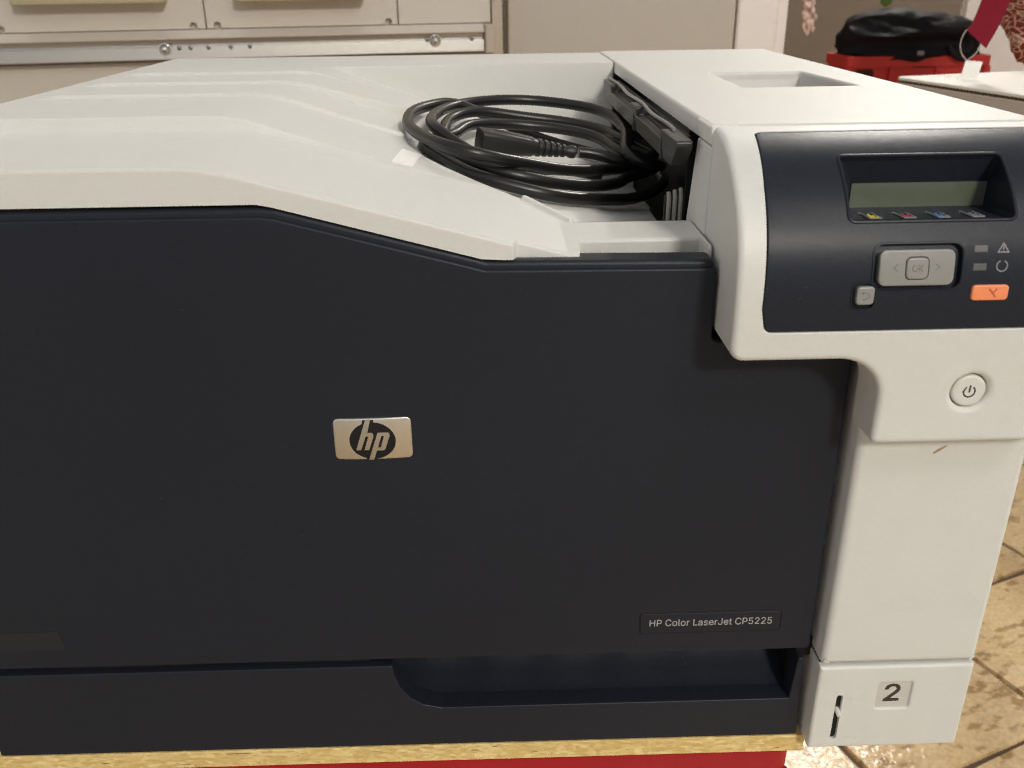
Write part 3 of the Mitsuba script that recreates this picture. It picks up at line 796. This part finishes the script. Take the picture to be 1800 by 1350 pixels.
# ------------------------------------------------------------------ coiled power cable
S1 = [(.376, .205, .296), (.3785, .235, .3030), (.377, .265, .3085), (.3675, .290, .3133), (.3452, .305, .3165), (.3163, .310, .3192), (.2912, .302, .3205), (.2709, .288, .3205), (.2577, .265, .3201), (.2507, .230, .3200), (.2503, .205, .3197), (.2549, .1829, .3186), (.2638, .1730, .3137), (.2753, .1650, .3075)]
S2 = [(.2631, .280, .3216), (.2507, .268, .3225), (.2390, .245, .3222), (.2354, .214, .3210), (.2384, .1886, .3190), (.2505, .1587, .3168), (.2679, .1330, .3151), (.2888, .1340, .3095), (.3108, .1520, .3020), (.3284, .1660, .2962), (.3494, .1900, .2905), (.3700, .2120, .2870)]
S3 = [(.2532, .1795, .3071), (.2723, .1539, .3039), (.2993, .1400, .2987), (.3216, .1466, .2927), (.3455, .1600, .2873), (.3680, .1850, .2837), (.3760, .2050, .2833)]
S4 = [(.2455, .1926, .3091), (.2608, .1591, .3045), (.2777, .1352, .3000), (.2990, .1302, .2943), (.3206, .1314, .2885), (.3437, .1470, .2823), (.3650, .1640, .2778), (.3770, .1800, .2751)]
S5 = [(.2584, .225, .3145), (.2612, .250, .3153), (.2701, .265, .3169), (.2830, .274, .3163), (.3098, .280, .3116), (.3432, .280, .3072), (.3690, .265, .3026), (.3780, .240, .2999)]
S6 = [(.2658, .220, .3101), (.2706, .236, .3120), (.2830, .250, .3116), (.3091, .262, .3084), (.3418, .260, .3048), (.3640, .246, .3001), (.3760, .215, .2950)]
S7 = [(.3406, .215, .2978), (.3629, .215, .2938), (.3750, .2140, .2910)]
path = S7 + [(.3980, .225, .2940)] + S5[::-1] + [(.2560, .200, .3110)] + S3 + [(.398, .215, .288)] + S6[::-1] + [(.2560, .205, .3095)] + S4 + [(.400, .21, .277), (.396, .245, .281), (.350, .268, .2900), (.300, .285, .3050)] + S2 + [(.398, .222, .287), (.396, .206, .2895)] + S1 + [(.300, .165, .299), (.33, .185, .2925), (.36, .20, .284)]
path = np.array(path)
tt = np.r_[0, np.cumsum(np.linalg.norm(np.diff(path, axis=0), axis=1) ** 0.6)]
cs = CubicSpline(tt, path)
dense = cs(np.linspace(0, tt[-1], 1500))
dense = gaussian_filter1d(dense, 6, axis=0, mode='nearest')
put('power_cable', tube(dense, 0.0036, 14), 'm_cable', smooth=40)
tag('power_cable', 'coiled black power cable with appliance plug lying in the printer output tray', 'cable')
# the cord is the cable's own mesh; the moulded plug and its strain relief are parts
del scene['power_cable']
put('power_cable__cord', tube(dense, 0.0036, 14), 'm_cable', smooth=40)
P0, P1 = np.array([0.2800, 0.1990, 0.3090]), np.array([0.3406, 0.2150, 0.2978])
ax = (P1 - P0) / np.linalg.norm(P1 - P0)
upv = np.array([0.25, 0, 1.0]); upv -= ax * (upv @ ax); upv /= np.linalg.norm(upv)
sd = np.cross(upv, ax)


def loft(stations, n=28):
    """stations: (t along the plug, half width, half height, squareness)."""
    th = np.arange(n) * 2 * math.pi / n
    V, F = [], []
    for t, w, h, e in stations:
        c, s = np.cos(th), np.sin(th)
        V.append(P0 + ax * t + np.outer(np.sign(c) * np.abs(c) ** e * w, sd) + np.outer(np.sign(s) * np.abs(s) ** e * h, upv))
    m = len(stations)
    V.append([P0 + ax * stations[0][0], P0 + ax * stations[-1][0]])
    for i in range(m - 1):
        for j in range(n):
            a_, b_ = i * n + j, i * n + (j + 1) % n
            F += [(a_, b_, b_ + n), (a_, b_ + n, a_ + n)]
    for j in range(n):
        F += [((j + 1) % n, j, m * n), ((m - 1) * n + j, (m - 1) * n + (j + 1) % n, m * n + 1)]
    return trimesh.Trimesh(np.vstack(V), np.array(F), process=False)


LT = np.linalg.norm(P1 - P0)
put('power_cable__plug', loft([(0.0, .0086, .0062, .35), (.0006, .0094, .0070, .35), (.010, .0096, .0072, .4), (.018, .0088, .0068, .5), (.028, .0074, .0060, .6), (.036, .0062, .0054, .8), (.040, .0050, .0046, 1), (.041, .0039, .0039, 1)]), 'm_plug', smooth=40)
put('power_cable__plug__grip_face', loft([(.0075, .0010, .0010, 1), (.009, .0030, .0076, .5), (.016, .0052, .0076, .5), (.026, .0050, .0068, .5), (.035, .0048, .0060, .5), (.0355, .0010, .0010, 1)]), 'm_mech', smooth=40)
st = [(.037, .0034, .0034, 1)]
for kk in range(5):
    t0 = .0385 + kk * .0042
    rr = .0058 - .0004 * kk
    st += [(t0, rr - .0012, rr - .0012, 1), (t0 + .0004, rr, rr, 1), (t0 + .0024, rr - .0001, rr - .0001, 1), (t0 + .0028, rr - .0014, rr - .0014, 1)]
st += [(LT - .002, .0042, .0042, 1), (LT + .001, .0040, .0040, 1), (LT + .0012, .0034, .0034, 1)]
put('power_cable__strain_relief', loft(st), 'm_plug', smooth=35)

# ------------------------------------------------------------------ background: machine cabinet with rail (turned 10.5 degrees)
U = np.array([0.9832, 0.1823, 0.0]); U /= np.linalg.norm(U)
N = np.array([U[1], -U[0], 0.0])
O = np.array([0.275, 1.11, 0.0])


def wl(u, v, d):          # wall frame: u along, v up, d into the wall
    u, v, d = np.broadcast_arrays(*(np.asarray(t, float) for t in (u, v, d)))
    return O + np.multiply.outer(u, U) + np.multiply.outer(-d, N) + np.multiply.outer(v, [0, 0, 1.0])


def wbox(u0, u1, w0, w1, z0, z1, ch=0.0):
    m = cham_box(u0, u1, w0, w1, z0, z1, ch) if ch else bx(u0, u1, w0, w1, z0, z1)
    v = np.array(m.vertices)
    return trimesh.Trimesh(O + np.outer(v[:, 0], U) + np.outer(v[:, 1], N) + np.outer(v[:, 2], [0, 0, 1.0]), m.faces[:, ::-1], process=False)


C = 'machine_cabinet'
tag(C, 'beige metal cabinet with drawer fronts behind the printer on the left', 'cabinet')
put(C + '__carcass', wbox(-1.30, 0.0175, -0.40, -0.012, FZ, 1.10), 'm_beige')
put(C + '__lower_panel', wbox(-1.30, 0.0170, -0.0115, -0.004, FZ, 0.2960, 0.001), 'm_beige')
put(C + '__side_post', wbox(0.0180, 0.0340, -0.40, 0.004, FZ, 1.10, 0.001), 'm_beige_dark')
for u0, u1, hl in ((-1.000, -0.7025, ()), (-0.7005, -0.4045, (-0.679, -0.4214)), (-0.4025, -0.1265, (-0.3881, -0.1400)), (-0.1245, 0.0160, ())):
    dpoly = sbox(u0, 0.3395, u1, 0.60)
    for hh in hl:
        dpoly = dpoly.difference(Point(hh, 0.3435).buffer(0.0050, quad_segs=6))
    put(C + '__drawer_front', plate(dpoly, 0.012, 0.0010, wl, e=0.02, hole_r=[0.0003] * len(hl)), 'm_beige', smooth=35)
for u0, u1 in ((-0.651, -0.4517), (-0.3576, -0.1741)):
    m = plate(rounded(sbox(u0, 0.3748, u1, 0.47), 0.004), 0.034, 0.003, lambda u, v, d: wl(u, v, d - 0.034), e=0.02)
    put(C + '__drawer_handle', m, 'm_block', smooth=35)
prof = Polygon([(0.0, 0.2990), (0.0165, 0.2990), (0.0170, 0.3005), (0.0158, 0.3165), (0.008, 0.3165), (0.008, 0.3215), (0.0135, 0.3215), (0.0145, 0.3262), (0.008, 0.3262), (0.008, 0.3268), (0.0, 0.3268)])
pm = trimesh.creation.extrude_polygon(prof, 1.10, engine='earcut')
pv = np.array(pm.vertices)
put('aluminium_rail', trimesh.Trimesh(O + np.outer(pv[:, 2] - 1.098, U) + np.outer(pv[:, 0], N) + np.outer(pv[:, 1], [0, 0, 1.0]), pm.faces, process=False), 'm_alu')
scene['aluminium_rail__profile'] = scene.pop('aluminium_rail')
tag('aluminium_rail', 'long aluminium rail with two dome bolts running along the beige cabinet', 'rail')
fp = Polygon([(0.0, 0.3270), (0.0235, 0.3270), (0.024, 0.3284), (0.0115, 0.3385), (0.0, 0.3385)])
fm = trimesh.creation.extrude_polygon(fp, 1.10, engine='earcut')
fv = np.array(fm.vertices)
put('aluminium_rail__flange', trimesh.Trimesh(O + np.outer(fv[:, 2] - 1.098, U) + np.outer(fv[:, 0], N) + np.outer(fv[:, 1], [0, 0, 1.0]), fm.faces, process=False), 'm_flange')
put('aluminium_rail__end_cap', wbox(0.0030, 0.0165, 0.0, 0.030, 0.2975, 0.3380, 0.001), 'm_beige_dark')


def bolt(u, z, w, r, m, name, h=0.009):
    rings = [(0, r * 1.25), (0.0012, r * 1.25), (0.0013, r)] + [(0.0013 + h * math.sin(t), r * math.cos(t)) for t in np.linspace(0.15, 1.45, 6)]
    ang = np.arange(12) * math.pi / 6
    V, F = [], []
    for o, rr in rings:
        V += [O + U * (u + rr * math.cos(t)) + N * (w + o) + np.array([0, 0, z + rr * math.sin(t)]) for t in ang]
    for i in range(len(rings) - 1):
        for j in range(12):
            a_, b_ = i * 12 + j, i * 12 + (j + 1) % 12
            F += [(a_, b_, b_ + 12), (a_, b_ + 12, a_ + 12)]
    V.append(O + U * u + N * (w + 0.0013 + h) + np.array([0, 0, z]))
    F += [((len(rings) - 1) * 12 + j, (len(rings) - 1) * 12 + (j + 1) % 12, len(V) - 1) for j in range(12)]
    put('aluminium_rail__' + name, trimesh.Trimesh(np.array(V), np.array(F), process=False), m, smooth=40)


bolt(-0.4631, 0.3138, 0.016, 0.0075, 'm_bolt', 'bolt')
bolt(-0.0729, 0.3165, 0.016, 0.0075, 'm_bolt', 'bolt')
for uu in (-0.4435, -0.4280, -0.4031, -0.372, -0.345, -0.0166, -0.0850):
    bolt(uu, 0.3150 if uu < -0.1 else 0.3176, 0.016, 0.0024, 'm_screw', 'screw', 0.001)

put('grey_cupboard__door', cham_box(0.318, 0.6780, 1.150, 1.17, FZ, 1.2, 0.002), 'm_cupboard')
put('grey_cupboard__carcass', bx(0.320, 0.676, 1.1705, 1.45, FZ, 1.195), 'm_cupboard')
tag('grey_cupboard', 'plain taupe cupboard door standing right behind the printer', 'cupboard')
put('door_frame__casing', cham_box(0.6820, 0.7450, 1.150, 1.30, FZ, 1.5, 0.003), 'm_doorwhite')
put('door_frame__jamb', cham_box(0.7455, 0.7640, 1.158, 1.285, FZ, 1.5, 0.003), 'm_doorwhite')
tag('door_frame', 'white painted door frame upright between taupe cupboard and dark wall', 'door frame')
put('back_wall', bx(-3.0, 5.0, 3.6, 3.7, FZ, 2.1), 'm_wall')
tag('back_wall', 'dim brown rear wall of the room', kind='structure')

# crate with bag
for k, (z0, z1) in enumerate(((FZ, -0.2900), (-0.2895, -0.0300), (-0.0295, 0.2300))):
    key = 'red_crate_%03d' % (2 + k)
    crate_parts(key, 1.095, 1.425, 1.75, 1.90, z0, z1, 'm_crate', [(1.095, 1.108), (1.195, 1.203), (1.30, 1.308), (1.41, 1.425)], (1.118, 1.160, z1 - 0.055, z1 - 0.028))
    tag(key, ['bright red crate on the floor, bottom of the rear stack', 'bright red crate in the middle of the rear stack', 'bright red crate holding a black bag, top of the rear stack'][k], 'crate')
bg = trimesh.creation.icosphere(5)
b0 = np.array(bg.vertices)
v = np.sign(b0) * np.abs(b0) ** 0.70
v *= [0.160, 0.082, 0.064]
v[:, 2] *= np.where(v[:, 2] > 0, 1.06 - 0.30 * np.clip((v[:, 0] + 0.02) / 0.17, 0, 1), 1.0)
fold = 1 - np.abs(2 * meshkit.fbm(np.c_[v[:, 0] * 9 + v[:, 2] * 10, v[:, 1] * 14, v[:, 2] * 22] + 3, 2, 4) - 1)
v += b0 * ((fold - 0.8) * 0.030)[:, None] + b0 * ((meshkit.fbm(v * 40, 3, 8) - 0.5) * 0.006)[:, None]
bg = trimesh.Trimesh(v + [1.262, 1.830, 0.256], bg.faces, process=False)
put('black_bag__body', bg, 'm_bag', smooth=True)
hp_ = CubicSpline(np.arange(6), np.array([(1.355, 1.745, 0.285), (1.375, 1.738, 0.268), (1.372, 1.735, 0.240), (1.352, 1.735, 0.224), (1.330, 1.738, 0.232), (1.318, 1.745, 0.252)]))(np.linspace(0, 5, 40))
put('black_bag__handle', tube(hp_, 0.006, 8), 'm_bag', smooth=40)
put('black_bag__buckle', cham_box(1.246, 1.262, 1.738, 1.746, 0.232, 0.242, 0.002), 'm_screw')
tag('black_bag', 'crumpled black fabric bag lying on the bright red crate', 'bag')
put('white_panel', bx(1.435, 2.4, 1.93, 1.96, FZ, 1.2), 'm_doorwhite')
tag('white_panel', 'pale panel standing against the rear wall right of the black bag', 'panel')

# table at the right
c0 = np.array([0.842, 0.905]); ldir = np.array([0.0528, -0.21]); ldir /= np.linalg.norm(ldir); rdir = np.array([-ldir[1], ldir[0]])
tpoly = Polygon([c0, c0 + rdir * 0.75, c0 + rdir * 0.75 + ldir * 0.6, c0 + ldir * 0.6])
tpoly = orient(rounded(tpoly, 0.012))
put('side_table__top', plate(tpoly, 0.0035, 0.001, top(0.2720), e=0.03), 'm_tabletop', smooth=35)
put('side_table__edge_band', plate(tpoly.buffer(-0.0008), 0.0034, 0.0, top(0.2684), e=0.03), 'm_tablerim')
put('side_table__apron', plate(tpoly.buffer(0.0005), 0.040, 0.001, top(0.2649), e=0.03), 'm_tableside', smooth=35)
for a_, b_ in ((0.24, 0.05), (0.70, 0.05), (0.70, 0.55), (0.24, 0.55)):
    c = c0 + rdir * a_ + ldir * b_
    put('side_table__leg', bx(c[0] - .018, c[0] + .018, c[1] - .018, c[1] + .018, FZ, 0.2230), 'm_tableside')
tag('side_table', 'white topped table with grey sides right of the printer', 'table')
sheet = Polygon([c0 + rdir * 0.10 + ldir * 0.06, c0 + rdir * 0.30 + ldir * 0.03, c0 + rdir * 0.33 + ldir * 0.24, c0 + rdir * 0.07 + ldir * 0.22])

# lanyard with tag
rib = np.array([(0.968, 0.850, 0.60), (0.952, 0.850, 0.45), (0.9400, 0.850, 0.385), (0.9330, 0.850, 0.3655), (0.9290, 0.8505, 0.3480), (0.9240, 0.8500, 0.3345), (0.9170, 0.8490, 0.3220)])
wid = np.array([(0.017, 0.0), (0.018, 0.0), (0.0185, 0.001), (0.0185, 0.002), (0.0175, 0.005), (0.0165, 0.0065), (0.0150, 0.0112)])
V, F = [], []
for side in (0.0006, -0.0006):
    for (c, w) in zip(rib, wid):
        V += [c + [-w[0], side, w[1]], c + [w[0] * 0.95, side, -w[1] * 0.9 if w[1] < .011 else -w[1]]]
n = len(rib)
for o in (0, 2 * n):
    for i in range(n - 1):
        a_ = o + 2 * i
        F += [(a_, a_ + 1, a_ + 3), (a_, a_ + 3, a_ + 2)]
for i in range(n - 1):
    for e_ in (0, 1):
        a_ = 2 * i + e_
        F += [(a_, a_ + 2, a_ + 2 + 2 * n), (a_, a_ + 2 + 2 * n, a_ + 2 * n)]
put('lanyard__ribbon', trimesh.Trimesh(np.array(V), np.array(F), process=False), 'm_ribbon')
loop = np.array([(0.9215, 0.8495, 0.3120), (0.9180, 0.848, 0.3040), (0.9120, 0.848, 0.2985), (0.9085, 0.848, 0.2968), (0.9010, 0.848, 0.3040), (0.8965, 0.848, 0.3150), (0.8975, 0.848, 0.3260), (0.9025, 0.8495, 0.3335)])
ls = CubicSpline(np.arange(len(loop)), loop)(np.linspace(0, len(loop) - 1, 50))
put('lanyard__string', tube(ls, 0.0007, 6), 'm_string', smooth=40)
tagp = Polygon([(0.9075, 0.2962), (0.9300, 0.2945), (0.9265, 0.2735), (0.9045, 0.2735)])
put('lanyard__tag', plate(rounded(tagp, 0.001), 0.0012, 0.0002, front(0.8475), e=0.005), 'm_card')
tag('lanyard', 'dark red ribbon hanging down with a string loop and white tag', 'lanyard')

# patterned cloth and scarf end
cl = trimesh.creation.icosphere(4)
v = np.array(cl.vertices)
prof_w = np.where(v[:, 2] < 0, np.sqrt(np.clip(1 - v[:, 2] ** 2, 0, 1)), 1.0)
v2 = np.stack([v[:, 0] * 0.085, v[:, 1] * 0.06, v[:, 2] * 0.19], 1)
v2 += v * (meshkit.fbm(v * 5 + 2, 3, 5) - 0.5)[:, None] * 0.03
put('patterned_cloth', trimesh.Trimesh(v2 + [1.222, 1.22, 0.440], cl.faces, process=False), 'm_pattern', smooth=True)
tag('patterned_cloth', 'red and cream patterned cloth bundle hanging at the right edge', 'cloth')
zz = np.linspace(0.70, 0.304, 90)
strands = []
for q_ in range(5):
    ph = q_ * 1.256
    zq = np.linspace(0.70, 0.304 + 0.006 * (q_ % 3), 90)
    tw = zq * 75 + ph
    open_ = 0.0060 + 0.0025 * np.sin(zq * 60 + q_)
    drift = 0.008 * np.clip((0.38 - zq) / 0.08, 0, 1)
    pts = np.stack([0.8400 + drift + open_ * np.cos(tw), 1.30 + open_ * np.sin(tw), zq], 1)
    rr_ = 0.0052 + 0.0016 * np.sin(zq * 420 + q_ * 2) + 0.001 * np.sin(zq * 900 + q_)
    rr_[-5:] *= np.linspace(0.9, 0.3, 5)
    strands.append(tube(pts, rr_, 8))
put('hanging_scarf', cat(*strands), 'm_scarf', smooth=50)
tag('hanging_scarf', 'pinkish knitted scarf end hanging beside the white door frame', 'scarf')
lf = trimesh.creation.icosphere(3)
v = np.array(lf.vertices) * [0.017, 0.006, 0.030]
v += np.array(lf.vertices) * (meshkit.fbm(np.array(lf.vertices) * 4, 3, 9) - 0.5)[:, None] * 0.012
put('green_pendant', trimesh.Trimesh(v + [1.142, 1.70, 0.366], lf.faces, process=False), 'm_leaf', smooth=True)
tag('green_pendant', 'small green thing hanging above the black bag', 'pendant')

# ------------------------------------------------------------------ lamps: a ceiling lamp behind, two tilted ones added for front light
for k, (yc, L_, tilt) in enumerate(LAMP_ROWS):
    key = 'ceiling_and_added_lamp' + ('' if k == 0 else '_%03d' % k)
    M = T().translate([LAMP_X, yc, LAMP_Z]).rotate([1, 0, 0], tilt)
    hb = bx(-LAMP_W / 2 - .02, LAMP_W / 2 + .02, -LAMP_L / 2 - .02, LAMP_L / 2 + .02, 0.002, 0.06)
    if tilt:
        M = T().translate([LAMP_X - 0.42, yc, LAMP_Z]).rotate([0, 0, 1], 18).rotate([1, 0, 0], tilt)
        hb = bx(-0.22, 0.22, -0.22, 0.22, 0.002, 0.06)
    put(key + '__housing', hb, 'm_lampbody', to_world=M)
    size = [0.2, 0.2, 1] if tilt else [LAMP_W / 2, LAMP_L / 2, 1]
    scene[key + '__diffuser'] = {'type': 'rectangle', 'to_world': M @ T().rotate([1, 0, 0], 180).scale(size),
                                 'bsdf': {'type': 'ref', 'id': 'm_lampbody'}, 'emitter': {'type': 'area', 'radiance': rgb(*(LAMP_COLOR * L_))}}
    tag(key, ['added square white fill lamp, tilted, farthest in front of the printer', 'added square white fill lamp, tilted, nearest in front of the printer', 'long flat white lamp on the ceiling behind the printer'][k], 'lamp')
